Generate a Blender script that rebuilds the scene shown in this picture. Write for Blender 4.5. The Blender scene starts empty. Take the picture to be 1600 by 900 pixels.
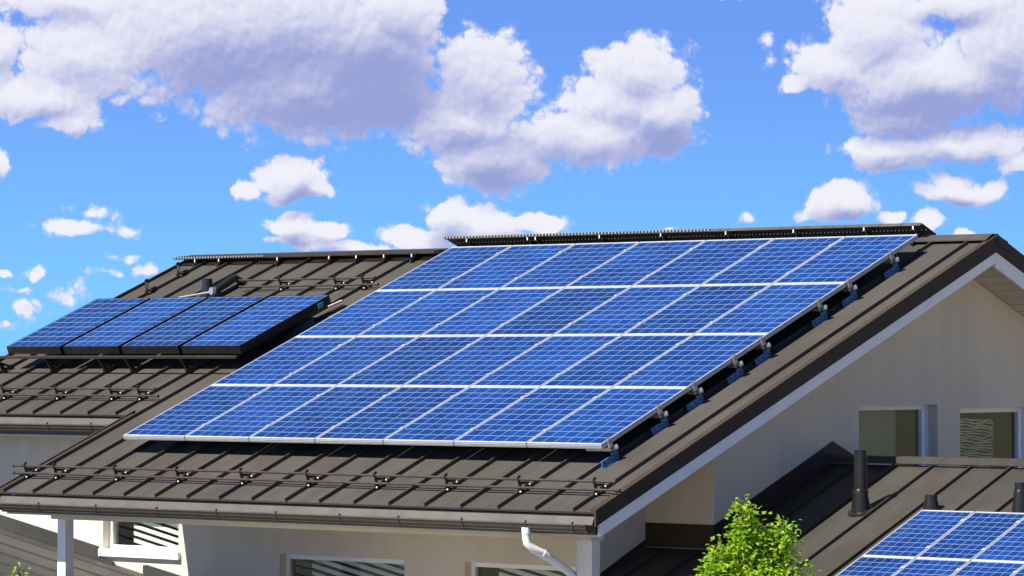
import bpy, bmesh, math, random
from mathutils import Vector, Matrix
from mathutils.geometry import tessellate_polygon

random.seed(7)
S = bpy.context.scene
COL = S.collection
R = math.radians

# ------------------------------------------------------------------ camera
PITCH = 0.384144                       # roof pitch of the whole house (22 degrees)
CP, SP, TP = math.cos(PITCH), math.sin(PITCH), math.tan(PITCH)
YAW = 0.712221
cam = bpy.data.cameras.new('camera')
cam.sensor_width = 36.0
cam.lens = 36.0 * 5816.066 / 1600.0
cam.clip_start = 0.5
cam.clip_end = 6000
co = bpy.data.objects.new('camera', cam)
COL.objects.link(co)
co.location = (23.7986, -28.9399, 0.8357)
co.rotation_euler = (math.pi / 2 + 0.0197, 0, YAW)
S.camera = co

# ------------------------------------------------------------------ sun
SUN_TRAVEL = Vector((0.31, 1.0, -1.26)).normalized()
sl = bpy.data.lights.new('sun', 'SUN')
sl.energy = 5.0
sl.angle = R(0.5)
sl.color = (1.0, 0.955, 0.88)
so = bpy.data.objects.new('sun', sl)
COL.objects.link(so)
so.rotation_euler = SUN_TRAVEL.to_track_quat('-Z', 'Y').to_euler()
so.location = (-10, -40, 50)
SUN_EL = math.asin(-SUN_TRAVEL.z)
SUN_AZ = math.atan2(-SUN_TRAVEL.x, -SUN_TRAVEL.y)

# ------------------------------------------------------------------ view / exposure
S.view_settings.view_transform = 'Standard'
S.view_settings.look = 'None'
S.view_settings.exposure = 1.0
S.view_settings.gamma = 1.0
S.view_settings.use_curve_mapping = False
S.cycles.max_bounces = 5
S.cycles.diffuse_bounces = 3
S.cycles.glossy_bounces = 3
S.cycles.transmission_bounces = 3

# ------------------------------------------------------------------ node helper
class NT:
    def __init__(s, tree):
        s.t = tree; s.n = tree.nodes; s.l = tree.links
    def link(s, a, b): s.l.new(a, b)
    def put(s, sock, v):
        if v is None: return
        if hasattr(v, 'is_output') or isinstance(v, bpy.types.NodeSocket): s.l.new(v, sock)
        else: sock.default_value = v
    def new(s, t, **kw):
        n = s.n.new(t)
        for k, v in kw.items(): setattr(n, k, v)
        return n
    def math(s, op, a, b=None, c=None, clamp=False):
        n = s.new('ShaderNodeMath', operation=op); n.use_clamp = clamp
        s.put(n.inputs[0], a); s.put(n.inputs[1], b)
        if c is not None: s.put(n.inputs[2], c)
        return n.outputs[0]
    def vm(s, op, a, b=None, out=0):
        n = s.new('ShaderNodeVectorMath', operation=op)
        s.put(n.inputs[0], a)
        if b is not None:
            if op == 'SCALE': s.put(n.inputs['Scale'], b)
            else: s.put(n.inputs[1], b)
        if op in ('DOT_PRODUCT', 'LENGTH'): return n.outputs['Value']
        return n.outputs[0]
    def mix(s, f, a, b, mode='MIX'):
        n = s.new('ShaderNodeMix', data_type='RGBA', blend_type=mode)
        s.put(n.inputs['Factor'], f); s.put(n.inputs['A'], a); s.put(n.inputs['B'], b)
        for o in n.outputs:
            if o.type == 'RGBA': return o
    def ramp(s, v, lo, hi, a=0.0, b=1.0, smooth=True):
        n = s.new('ShaderNodeMapRange', interpolation_type='SMOOTHSTEP' if smooth else 'LINEAR')
        n.clamp = True
        s.put(n.inputs[0], v)
        for i, x in enumerate((lo, hi, a, b)): s.put(n.inputs[i + 1], x)
        return n.outputs[0]
    def noise(s, vec, scale, detail=3.0, rough=0.5, dist=0.0, out=0, dim='3D'):
        n = s.new('ShaderNodeTexNoise', noise_dimensions=dim)
        s.put(n.inputs['Vector'], vec); n.inputs['Scale'].default_value = scale
        n.inputs['Detail'].default_value = detail; n.inputs['Roughness'].default_value = rough
        n.inputs['Distortion'].default_value = dist
        return n.outputs[out]
    def xyz(s, x, y, z):
        n = s.new('ShaderNodeCombineXYZ')
        s.put(n.inputs[0], x); s.put(n.inputs[1], y); s.put(n.inputs[2], z)
        return n.outputs[0]
    def sep(s, v):
        n = s.new('ShaderNodeSeparateXYZ'); s.put(n.inputs[0], v); return n.outputs

def c4(c): return (c[0], c[1], c[2], 1.0)

# ------------------------------------------------------------------ world: clear-air sky with cumulus
# Cloud puffs on the sky sphere: azimuth and elevation in degrees (azimuth 0 = north-west of the house),
# half width, half height, strength.
PUFFS = [
 (-4.35, 5.10, 3.00, 1.15, 1.0), (-6.60, 4.65, 1.15, .80, 1.0), (-2.25, 4.75, 1.20, 1.00, 1.0), (-1.75, 5.35, .75, .70, 1.0),
 (-7.15, 4.10, 1.10, .40, 1.0), (-6.75, 3.72, .55, .26, 1.0), (-3.20, 4.15, 1.95, .75, 1.0), (-2.15, 4.25, .95, .80, 1.0), (-7.90, 4.80, .40, .45, .8), (-6.9, 5.55, 1.3, .35, .8),
 (-.45, 4.35, .82, .82, 1.0), (-.85, 3.70, 1.05, .62, 1.0), (-.35, 3.10, .95, .50, 1.0), (1.95, 4.45, .85, .62, 1.0),
 (2.35, 3.80, .65, .62, 1.0), (1.20, 3.45, 1.30, .50, 1.0), (1.55, 4.05, .9, .45, .9),
 (5.60, 5.00, .85, .75, 1.0), (4.90, 4.55, .72, .48, 1.0), (4.30, 4.25, .28, .18, .9), (6.45, 4.25, 1.55, .68, 1.0), (7.50, 4.80, .8, 1.0, .95),
 (6.75, 5.45, 1.2, .28, .8), (6.00, 3.75, .90, .36, .9), (5.75, 3.22, .92, .25, .9), (6.90, 3.32, 1.2, .32, .9), (7.75, 3.02, .45, .22, .8), (5.9,2.95,.7,.16,.7),
 (3.97, 4.62, .14, .26, .30), (3.9, 4.9, .14, .14, .30),
 (-3.42, 2.82, .52, .36, 1.0), (-4.10, 2.66, .26, .18, .85), (-3.05, 2.62, .34, .18, .9), (-3.35,2.55,.55,.13,.85),
 (-3.40, 2.10, .40, .24, 1.0), (-2.85, 1.98, .40, .18, 1.0), (-3.15, 1.86, .62, .13, .95),
 (-1.00, 2.26, .40, .26, 1.0), (-.45, 2.18, .55, .28, 1.0), (.35, 2.10, .62, .18, .95), (-1.60, 1.90, .46, .20, .95), (-2.50, 1.76, .95, .12, .9),(-.6,1.95,1.0,.2,.9),
 (-7.90, 2.98, .25, .24, .95), (-6.62, 2.06, .66, .17, .62), (-6.40, 2.28, .40, .16, .36), (-6.00, 2.02, .45, .11, .34),
 (-7.28, 1.35, .30, .13, .52), (-5.92, 1.56, .36, .09, .36), (-5.62, 1.38, .28, .13, .5), (-6.10, 1.34, .60, .08, .27), (-7.85, 1.36, .2, .07, .6),
 (-7.60, .82, .52, .28, .42), (-6.82, 1.02, .40, .24, .36), (-7.80, .58, .35, .12, .5), (-7.5, 1.12, .6, .08, .28),
 (5.05, 2.48, .52, .30, 1.0), (4.85, 2.28, .52, .13, .85), (6.90, 2.58, .76, .20, .9), (6.75, 2.75, .40, .15, .8),
 (6.35, 2.14, .34, .17, .85), (6.90, 1.98, .20, .08, .8), (5.80, 2.20, .24, .11, .75), (3.60, 2.19, .18, .08, .36), (2.35, 2.06, .22, .06, .36),
 (-3.95, 3.38, .48, .14, .32), (-3.10, 3.40, .44, .17, .36), (3.45, 5.58, .45, .08, .3),
]
w = bpy.data.worlds.new('World')
S.world = w
w.use_nodes = True
w.cycles.sampling_method = 'MANUAL'
w.cycles.sample_map_resolution = 256
w.node_tree.nodes.clear()
T = NT(w.node_tree)

def puff_group():
    g = bpy.data.node_groups.new('cloud_puffs', 'ShaderNodeTree')
    g.interface.new_socket('Vector', in_out='INPUT', socket_type='NodeSocketVector')
    g.interface.new_socket('Value', in_out='OUTPUT', socket_type='NodeSocketFloat')
    G = NT(g)
    gi = G.new('NodeGroupInput'); go = G.new('NodeGroupOutput')
    acc = None
    vec = gi.outputs[0]
    for i, (a, e, rx, ry, s) in enumerate(PUFFS):
        if i and i % 8 == 0:                     # chained so that the shader evaluates the puffs a few at a time
            vec = G.vm('ADD', gi.outputs[0], G.xyz(G.math('MULTIPLY', acc, 1e-5), 0.0, 0.0))
        n = G.new('ShaderNodeVectorMath', operation='MULTIPLY_ADD')
        n.inputs[1].default_value = (.8 / rx, .8 / ry, 0)
        n.inputs[2].default_value = (-a * .8 / rx, -e * .8 / ry, 0)
        G.link(vec, n.inputs[0])
        d = G.vm('LENGTH', n.outputs[0])
        v = G.math('MULTIPLY_ADD', d, -s, s)
        acc = v if acc is None else G.math('SMOOTH_MAX', acc, v, 0.10)
    G.link(acc, go.inputs[0])
    return g

tc = T.new('ShaderNodeTexCoord')
d = tc.outputs['Generated']
right = (math.cos(YAW), math.sin(YAW), 0)
fwd = (-math.sin(YAW), math.cos(YAW), 0)
az = T.math('MULTIPLY', T.math('ARCTAN2', T.vm('DOT_PRODUCT', d, right), T.vm('DOT_PRODUCT', d, fwd)), 57.2958)
dx, dy, dz = T.sep(d)
el = T.math('MULTIPLY', T.math('ARCSINE', dz), 57.2958)
p = T.xyz(az, el, 0.0)
# cauliflower turbulence
wn = T.new('ShaderNodeTexNoise', noise_dimensions='2D'); T.put(wn.inputs['Vector'], p)
wn.inputs['Scale'].default_value = 1.1; wn.inputs['Detail'].default_value = 4; wn.inputs['Roughness'].default_value = .5
warp = T.vm('SCALE', T.vm('SUBTRACT', wn.outputs['Color'], (.5, .5, .5)), .36)
pw = T.vm('ADD', p, warp)
def turb(vec, det):
    vo = T.new('ShaderNodeTexVoronoi', feature='SMOOTH_F1', voronoi_dimensions='2D')
    T.put(vo.inputs['Vector'], vec)
    vo.inputs['Scale'].default_value = 3.2
    vo.inputs['Detail'].default_value = 3.0
    vo.inputs['Roughness'].default_value = .5
    vo.inputs['Lacunarity'].default_value = 2.2
    vo.inputs['Smoothness'].default_value = .25
    bill = T.math('SUBTRACT', .42, vo.outputs['Distance'])
    fb = T.math('SUBTRACT', T.noise(vec, 1.9, det, .56, dim='2D'), .5)
    return T.math('MULTIPLY_ADD', bill, .30, T.math('MULTIPLY', fb, .46))
grp = puff_group()
def field(vec):
    n = T.new('ShaderNodeGroup'); n.node_tree = grp
    T.put(n.inputs[0], vec)
    return n.outputs[0]
LIGHT = (-.08, .30, 0)
f0, t0 = field(pw), turb(pw, 7)
f1, t1 = field(T.vm('ADD', pw, LIGHT)), turb(T.vm('ADD', pw, (-.04, .085, 0)), 6)
dens = T.math('ADD', f0, t0)
# scattered cumulus everywhere outside the mapped part of the sky
far = T.math('SUBTRACT', T.noise(T.vm('MULTIPLY', d, (1, 1, 2.6)), 2.3, 4, .55), .60)
far = T.math('MULTIPLY', far, 2.4)
outside = T.math('MAXIMUM', T.ramp(T.math('ABSOLUTE', az), 9.0, 11.0), T.ramp(el, 6.2, 8.0))
dens = T.math('ADD', T.math('MULTIPLY', dens, T.math('SUBTRACT', 1.0, outside)), T.math('MULTIPLY', far, outside))
alpha = T.ramp(dens, -.01, .27)
# thickness towards the light gives the grey undersides
sh = T.math('ADD', T.math('MULTIPLY', T.math('SUBTRACT', f1, f0), 1.0), T.math('MULTIPLY', T.math('SUBTRACT', t1, t0), .75))
sh = T.math('ADD', sh, T.math('MULTIPLY', T.math('SUBTRACT', f0, .35), .35))
# broad dark bases of the thickest clouds
bases = None
for (a, e, rx, ry, s) in [(-2.9, 4.25, 2.7, 1.25, .62), (-1.8, 4.05, 1.2, .8, .32), (2.25, 3.35, .85, .45, .62), (.0, 3.15, 1.5, .50, .50), (-.3, 2.75, .8, .3, .3), (6.2, 3.75, 1.8, .55, .70), (7.6, 4.0, .8, .9, .4), (-5.0, 4.3, 1.2, .6, .30), (6.3, 2.95, 1.5, .3, .35), (6.9, 2.42, .8, .14, .5), (4.95, 2.24, .6, .12, .45), (-3.35, 2.5, .6, .12, .45), (-3.1, 1.84, .7, .12, .5), (-.6, 1.85, 1.2, .2, .35), (6.9, 5.3, 1.1, .35, .35)]:
    n = T.new('ShaderNodeVectorMath', operation='MULTIPLY_ADD')
    n.inputs[1].default_value = (1 / rx, 1 / ry, 0); n.inputs[2].default_value = (-a / rx, -e / ry, 0)
    T.link(pw, n.inputs[0])
    v = T.ramp(T.vm('LENGTH', n.outputs[0]), 1.25, .1, 0.0, s)
    bases = v if bases is None else T.math('ADD', bases, v)
shade = T.ramp(T.math('ADD', sh, bases), -.42, .98)
sk = T.new('ShaderNodeTexSky', sky_type='NISHITA')
sk.sun_disc = False
sk.sun_elevation = SUN_EL
sk.sun_rotation = SUN_AZ
sk.altitude = 200
sk.air_density = 1.0; sk.dust_density = .4; sk.ozone_density = 2.0
# very clear air: the blue of the upper sky reaches down to the roofs
T.put(sk.inputs[0], T.vm('NORMALIZE', T.xyz(dx, dy, T.math('MULTIPLY_ADD', T.math('MAXIMUM', dz, 0.0), 1.5, .42)))) if len(sk.inputs) else None
STR = 0.068
tint = T.mix(T.ramp(el, .5, 5.5), (1.30, 2.16, 2.30, 1), (1.12, 1.45, 2.14, 1))
side = T.ramp(T.math('ABSOLUTE', az), 14.0, 50.0, 1.0, .85)
high = T.math('MULTIPLY', side, T.ramp(el, 5.8, 24.0, 1.0, .38))
sky_c = T.mix(1.0, T.mix(1.0, sk.outputs[0], tint, 'MULTIPLY'), T.xyz(high, high, high), 'MULTIPLY')
k = 10.0
cl_hi = (.66 * k, .655 * k, .715 * k, 1)
cl_lo = (.235 * k, .268 * k, .50 * k, 1)
cloud = T.mix(shade, cl_hi, cl_lo)
thin = T.mix(.55, cloud, (.33 * k, .39 * k, .72 * k, 1))
cloud = T.mix(T.ramp(alpha, .2, .9), thin, cloud)
chigh = T.math('MULTIPLY', side, T.ramp(el, 5.8, 24.0, 1.0, .62))
cloud = T.mix(1.0, cloud, T.xyz(chigh, chigh, chigh), 'MULTIPLY')
out = T.mix(T.math('MULTIPLY', alpha, .97), sky_c, cloud)
bg = T.new('ShaderNodeBackground')
T.put(bg.inputs['Color'], out)
bg.inputs['Strength'].default_value = STR
wo = T.new('ShaderNodeOutputWorld')
T.link(bg.outputs[0], wo.inputs['Surface'])

# ------------------------------------------------------------------ materials
def mat(name):
    m = bpy.data.materials.new(name); m.use_nodes = True
    b = m.node_tree.nodes['Principled BSDF']
    return m, NT(m.node_tree), b

def bump(N, b, h, strength=.3, dist=.01):
    n = N.new('ShaderNodeBump'); n.inputs['Strength'].default_value = strength
    n.inputs['Distance'].default_value = dist
    N.put(n.inputs['Height'], h); N.link(n.outputs[0], b.inputs['Normal'])

def simple(name, col, rough=.5, metal=0.0, var=.12, scale=6.0, spec=None):
    m, N, b = mat(name)
    tcn = N.new('ShaderNodeTexCoord')
    n1 = N.noise(tcn.outputs['Object'], scale, 5, .6)
    lo = tuple(x * (1 - var) for x in col); hi = tuple(min(1, x * (1 + var)) for x in col)
    N.put(b.inputs['Base Color'], N.mix(N.ramp(n1, .3, .7), c4(lo), c4(hi)))
    N.put(b.inputs['Roughness'], N.ramp(n1, .2, .8, max(0, rough - .08), min(1, rough + .08)))
    b.inputs['Metallic'].default_value = metal
    if spec is not None: b.inputs['Specular IOR Level'].default_value = spec
    return m

def roof_metal(name, col, speck=0.0):
    m, N, b = mat(name)
    o = N.new('ShaderNodeTexCoord').outputs['Object']
    st = N.vm('MULTIPLY', o, (6.0, .8, .8))
    n1 = N.noise(st, 1.0, 6, .6)
    n2 = N.noise(o, .9, 3, .5)
    v = N.math('MULTIPLY_ADD', n1, .5, N.math('MULTIPLY', n2, .5))
    a = tuple(x * .86 for x in col); c = tuple(x * 1.13 for x in col)
    colr = N.mix(N.ramp(v, .32, .68), c4(a), c4(c))
    fine = N.noise(o, 160, 2, .6)
    colr = N.mix(N.ramp(fine, .35, .75, 0, .22), colr, c4(tuple(x * .7 for x in col)))
    if speck:
        s1 = N.noise(N.vm('MULTIPLY', o, (9, 5, 5)), 1.0, 8, .75, .8)
        colr = N.mix(N.ramp(s1, .56, .70, 0, speck), colr, (.14, .13, .115, 1))
        s2 = N.noise(N.vm('MULTIPLY', o, (26, 10, 10)), 1.0, 5, .7)
        colr = N.mix(N.ramp(s2, .64, .72, 0, speck * 1.5), colr, (.20, .19, .17, 1))
        vo = N.new('ShaderNodeTexVoronoi'); N.put(vo.inputs['Vector'], o); vo.inputs['Scale'].default_value = 3.3
        colr = N.mix(N.ramp(vo.outputs['Distance'], .05, .02, 0, speck * 1.4), colr, (.30, .29, .27, 1))
    N.put(b.inputs['Base Color'], colr)
    N.put(b.inputs['Roughness'], N.ramp(v, .3, .7, .42, .58))
    b.inputs['Specular IOR Level'].default_value = .35
    w1 = N.noise(N.vm('MULTIPLY', o, (2.2, .5, .5)), 1.0, 2, .5)
    bump(N, b, w1, .35, .02)
    return m

def stucco(name, col):
    m, N, b = mat(name)
    o = N.new('ShaderNodeTexCoord').outputs['Object']
    n1 = N.noise(o, .7, 5, .6); n2 = N.noise(o, 55, 4, .7)
    n3 = N.noise(N.vm('MULTIPLY', o, (3, 3, .25)), 1.0, 4, .6)
    v = N.math('ADD', N.math('MULTIPLY', n1, .5), N.math('MULTIPLY', n3, .5))
    cc = N.mix(N.ramp(v, .3, .7), c4(tuple(x * .90 for x in col)), c4(tuple(min(1, x * 1.06) for x in col)))
    cc = N.mix(N.ramp(n2, .3, .7, 0, .22), cc, c4(tuple(x * .68 for x in col)))
    n4 = N.noise(N.vm('MULTIPLY', o, (7, 7, .35)), 1.0, 5, .65)
    cc = N.mix(N.ramp(n4, .52, .75, 0, .20), cc, c4((col[0] * .78, col[1] * .74, col[2] * .66)))
    N.put(b.inputs['Base Color'], cc)
    b.inputs['Roughness'].default_value = .9
    b.inputs['Specular IOR Level'].default_value = .1
    bump(N, b, n2, .5, .006)
    return m

def cells(name, w_, l_, nx, ny, mx, my, dark):
    """polycrystalline cells behind glass; local x across, y up the slope, metres"""
    m, N, b = mat(name)
    tcn = N.new('ShaderNodeTexCoord')
    x, y, z = N.sep(tcn.outputs['Object'])
    info = N.new('ShaderNodeObjectInfo')
    u = N.math('MULTIPLY', N.math('SUBTRACT', x, mx), nx / (w_ - 2 * mx))
    v = N.math('MULTIPLY', N.math('SUBTRACT', y, my), ny / (l_ - 2 * my))
    fu, fv = N.math('FRACT', u), N.math('FRACT', v)
    au = N.math('ABSOLUTE', N.math('SUBTRACT', fu, .5))
    av = N.math('ABSOLUTE', N.math('SUBTRACT', fv, .5))
    inx = N.math('MULTIPLY', N.math('GREATER_THAN', u, 0.0), N.math('LESS_THAN', u, float(nx)))
    iny = N.math('MULTIPLY', N.math('GREATER_THAN', v, 0.0), N.math('LESS_THAN', v, float(ny)))
    inside = N.math('MULTIPLY', inx, iny)
    gu = N.ramp(au, .458, .476, 0, .8); gv = N.ramp(av, .440, .466, 0, .9)
    gap = N.math('MAXIMUM', N.math('MAXIMUM', gu, gv), N.math('SUBTRACT', 1.0, inside))
    # three thin busbars up each cell
    fb = N.math('ABSOLUTE', N.math('SUBTRACT', N.math('FRACT', N.math('MULTIPLY', fu, 3.0)), .5))
    bus = N.ramp(fb, .03, .012, 0, .18)
    wnz = N.new('ShaderNodeTexWhiteNoise', noise_dimensions='4D')
    N.put(wnz.inputs['Vector'], N.xyz(N.math('FLOOR', u), N.math('FLOOR', v), 0.0))
    N.put(wnz.inputs['W'], N.math('MULTIPLY', info.outputs['Random'], 97.0))
    vo = N.new('ShaderNodeTexVoronoi', voronoi_dimensions='4D')
    N.put(vo.inputs['Vector'], tcn.outputs['Object']); vo.inputs['Scale'].default_value = 34
    N.put(vo.inputs['W'], N.math('MULTIPLY', info.outputs['Random'], 31.0))
    cr = N.sep(vo.outputs['Color'])[0]
    big = N.noise(N.vm('ADD', tcn.outputs['Object'], N.vm('SCALE', (31., 17., 5.), info.outputs['Random'])), 1.7, 2, .5)
    t = N.math('ADD', N.math('MULTIPLY', wnz.outputs['Value'], .40), N.math('MULTIPLY', cr, .32))
    t = N.math('ADD', t, N.math('MULTIPLY', N.ramp(big, .3, .7), .28))
    a, c = dark
    blue = N.mix(t, c4(a), c4(c))
    blue = N.mix(bus, blue, (.10, .16, .30, 1))
    pv_ = N.ramp(info.outputs['Random'], 0, 1, .80, 1.16, False)
    blue = N.mix(1.0, blue, N.xyz(pv_, pv_, pv_), 'MULTIPLY')
    N.put(b.inputs['Base Color'], N.mix(gap, blue, (.165, .22, .315, 1)))
    N.put(b.inputs['Roughness'], N.ramp(big, .3, .7, .10, .20))
    b.inputs['IOR'].default_value = 1.45
    b.inputs['Specular IOR Level'].default_value = .24
    return m

def leaf_mat():
    m = bpy.data.materials.new('leaf'); m.use_nodes = True
    N = NT(m.node_tree); N.n.clear()
    o = N.new('ShaderNodeTexCoord').outputs['Object']
    info = N.new('ShaderNodeNewGeometry')
    rnd = info.outputs['Random Per Island']
    colr = N.mix(rnd, (.19, .37, .010, 1), (.42, .58, .035, 1))
    colr = N.mix(N.ramp(N.noise(o, 7, 3), .35, .65, 0, .6), colr, (.15, .36, .012, 1))
    b = N.new('ShaderNodeBsdfPrincipled'); N.put(b.inputs['Base Color'], colr)
    b.inputs['Roughness'].default_value = .42
    tr = N.new('ShaderNodeBsdfTranslucent'); N.put(tr.inputs['Color'], N.mix(.4, colr, (.40, .55, .03, 1)))
    mx = N.new('ShaderNodeMixShader'); mx.inputs[0].default_value = .48
    N.link(b.outputs[0], mx.inputs[1]); N.link(tr.outputs[0], mx.inputs[2])
    ou = N.new('ShaderNodeOutputMaterial'); N.link(mx.outputs[0], ou.inputs[0])
    return m

def glass_mat(name, col, rough=.03):
    """single thin pane: see-through with a mirror-like reflection"""
    m = bpy.data.materials.new(name); m.use_nodes = True
    N = NT(m.node_tree); N.n.clear()
    t = N.new('ShaderNodeBsdfTransparent'); t.inputs[0].default_value = c4(col)
    g_ = N.new('ShaderNodeBsdfGlossy'); g_.inputs['Roughness'].default_value = rough
    lw = N.new('ShaderNodeLayerWeight'); lw.inputs[0].default_value = .5
    rf_ = N.math('MULTIPLY_ADD', N.math('POWER', lw.outputs['Facing'], 4.0), .6, .045)
    o = N.new('ShaderNodeTexCoord').outputs['Object']
    n = N.new('ShaderNodeBump'); n.inputs['Strength'].default_value = .05; n.inputs['Distance'].default_value = .05
    N.put(n.inputs['Height'], N.noise(o, 2.2, 2)); N.link(n.outputs[0], g_.inputs['Normal'])
    mx = N.new('ShaderNodeMixShader')
    N.put(mx.inputs[0], rf_)
    N.link(t.outputs[0], mx.inputs[1]); N.link(g_.outputs[0], mx.inputs[2])
    ou = N.new('ShaderNodeOutputMaterial'); N.link(mx.outputs[0], ou.inputs[0])
    return m

def stud_mat():
    m, N, b = mat('drilled_lip')
    x, y, z = N.sep(N.new('ShaderNodeTexCoord').outputs['Object'])
    f = N.math('ABSOLUTE', N.math('SUBTRACT', N.math('FRACT', N.math('DIVIDE', x, .0525)), .5))
    N.put(b.inputs['Base Color'], N.mix(N.ramp(f, .24, .17), (.024, .019, .014, 1), (.34, .31, .26, 1)))
    b.inputs['Roughness'].default_value = .45
    return m

def plank_mat(name, col, step, axis=0):
    m, N, b = mat(name)
    o = N.new('ShaderNodeTexCoord').outputs['Object']
    v = N.sep(o)[axis]
    f = N.math('ABSOLUTE', N.math('SUBTRACT', N.math('FRACT', N.math('DIVIDE', v, step)), .5))
    g = N.ramp(f, .455, .485)
    n1 = N.noise(o, 3, 4)
    base = N.mix(N.ramp(n1, .3, .7), c4(tuple(x * .92 for x in col)), c4(tuple(x * 1.05 for x in col)))
    N.put(b.inputs['Base Color'], N.mix(g, base, c4(tuple(x * .35 for x in col))))
    b.inputs['Roughness'].default_value = .6
    return m

BROWN = (.060, .053, .0435)
M = dict(
    roof=roof_metal('roof_metal', BROWN),
    roof2=roof_metal('roof_metal_worn', (.046, .0415, .034), .20),
    lean=roof_metal('roof_metal_grey', (.043, .0415, .039), .22),
    trim=simple('brown_trim', (.050, .036, .025), .5, 0, .10, 3, .12),
    gutter=simple('brown_gutter', (.048, .042, .033), .42, 0, .12, 4),
    apron=simple('brown_apron', (.085, .077, .064), .45, 0, .06, 3),
    dark=simple('dark_iron', (.012, .010, .008), .38, .1, .25, 20),
    rail=simple('brown_rail', (.044, .036, .027), .38, 0, .15, 10),
    white=simple('white_paint', (.88, .88, .86), .45, 0, .05, 3),
    stucco=stucco('stucco', (.70, .63, .51)),
    stucco2=stucco('stucco_beige', (.74, .645, .50)),
    soffit=plank_mat('soffit_boards', (.60, .545, .47), .19, 1),
    alu=simple('aluminium', (.45, .455, .46), .38, .15, .06, 8),
    steel=simple('galvanised_steel', (.60, .58, .54), .30, .8, .2, 30),
    blue=simple('blue_film', (.046, .16, .34), .35, 0, .22, 25),
    black=simple('black_frame', (.012, .011, .011), .32, 0, .2, 8),
    rubber=simple('black_plastic', (.014, .013, .010), .30, 0, .2, 12),
    pvc=simple('white_pipe', (.82, .82, .80), .35, 0, .04, 5),
    bolt=simple('bright_bolt', (.85, .85, .84), .35, .15, .05, 5),
    glass=glass_mat('window_glass', (.87, .89, .86)),
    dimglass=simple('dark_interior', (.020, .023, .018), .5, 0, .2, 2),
    reflection_slats=simple('white_reflection', (.86, .90, .88), .5, 0, .04, 3),
    reflection_sheet=simple('beige_reflection', (.35, .33, .27), .8, 0, .10, 2.5),
    post=simple('warm_white_paint', (.74, .70, .61), .5, 0, .05, 4),
    reflection_strands=simple('pale_reflection', (.80, .78, .70), .6, 0, .2, 9),
    leaf=leaf_mat(), studs=stud_mat(),
    bark=simple('bark', (.10, .075, .05), .9, 0, .3, 20),
    label=simple('blue_label', (.10, .28, .42), .4, 0, .1, 5),
)
CELL_A = ((.0022, .018, .105), (.0085, .050, .215))
def ground_mat(name, ca, cb, cd):
    m, N, b = mat(name)
    o = N.new('ShaderNodeTexCoord').outputs['Object']
    n1 = N.noise(o, .12, 6, .6); n2 = N.noise(o, 3.0, 5, .7)
    cc = N.mix(N.ramp(n1, .35, .65), c4(ca), c4(cb))
    N.put(b.inputs['Base Color'], N.mix(N.ramp(n2, .3, .7, 0, .5), cc, c4(cd)))
    b.inputs['Roughness'].default_value = .95
    bump(N, b, n2, .6, .05)
    return m

# ------------------------------------------------------------------ mesh helpers
ROOF = lambda h: Matrix.Translation((0, 0, -h)) @ Matrix.Rotation(PITCH, 4, 'X')   # local (x, up-slope, normal)

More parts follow.
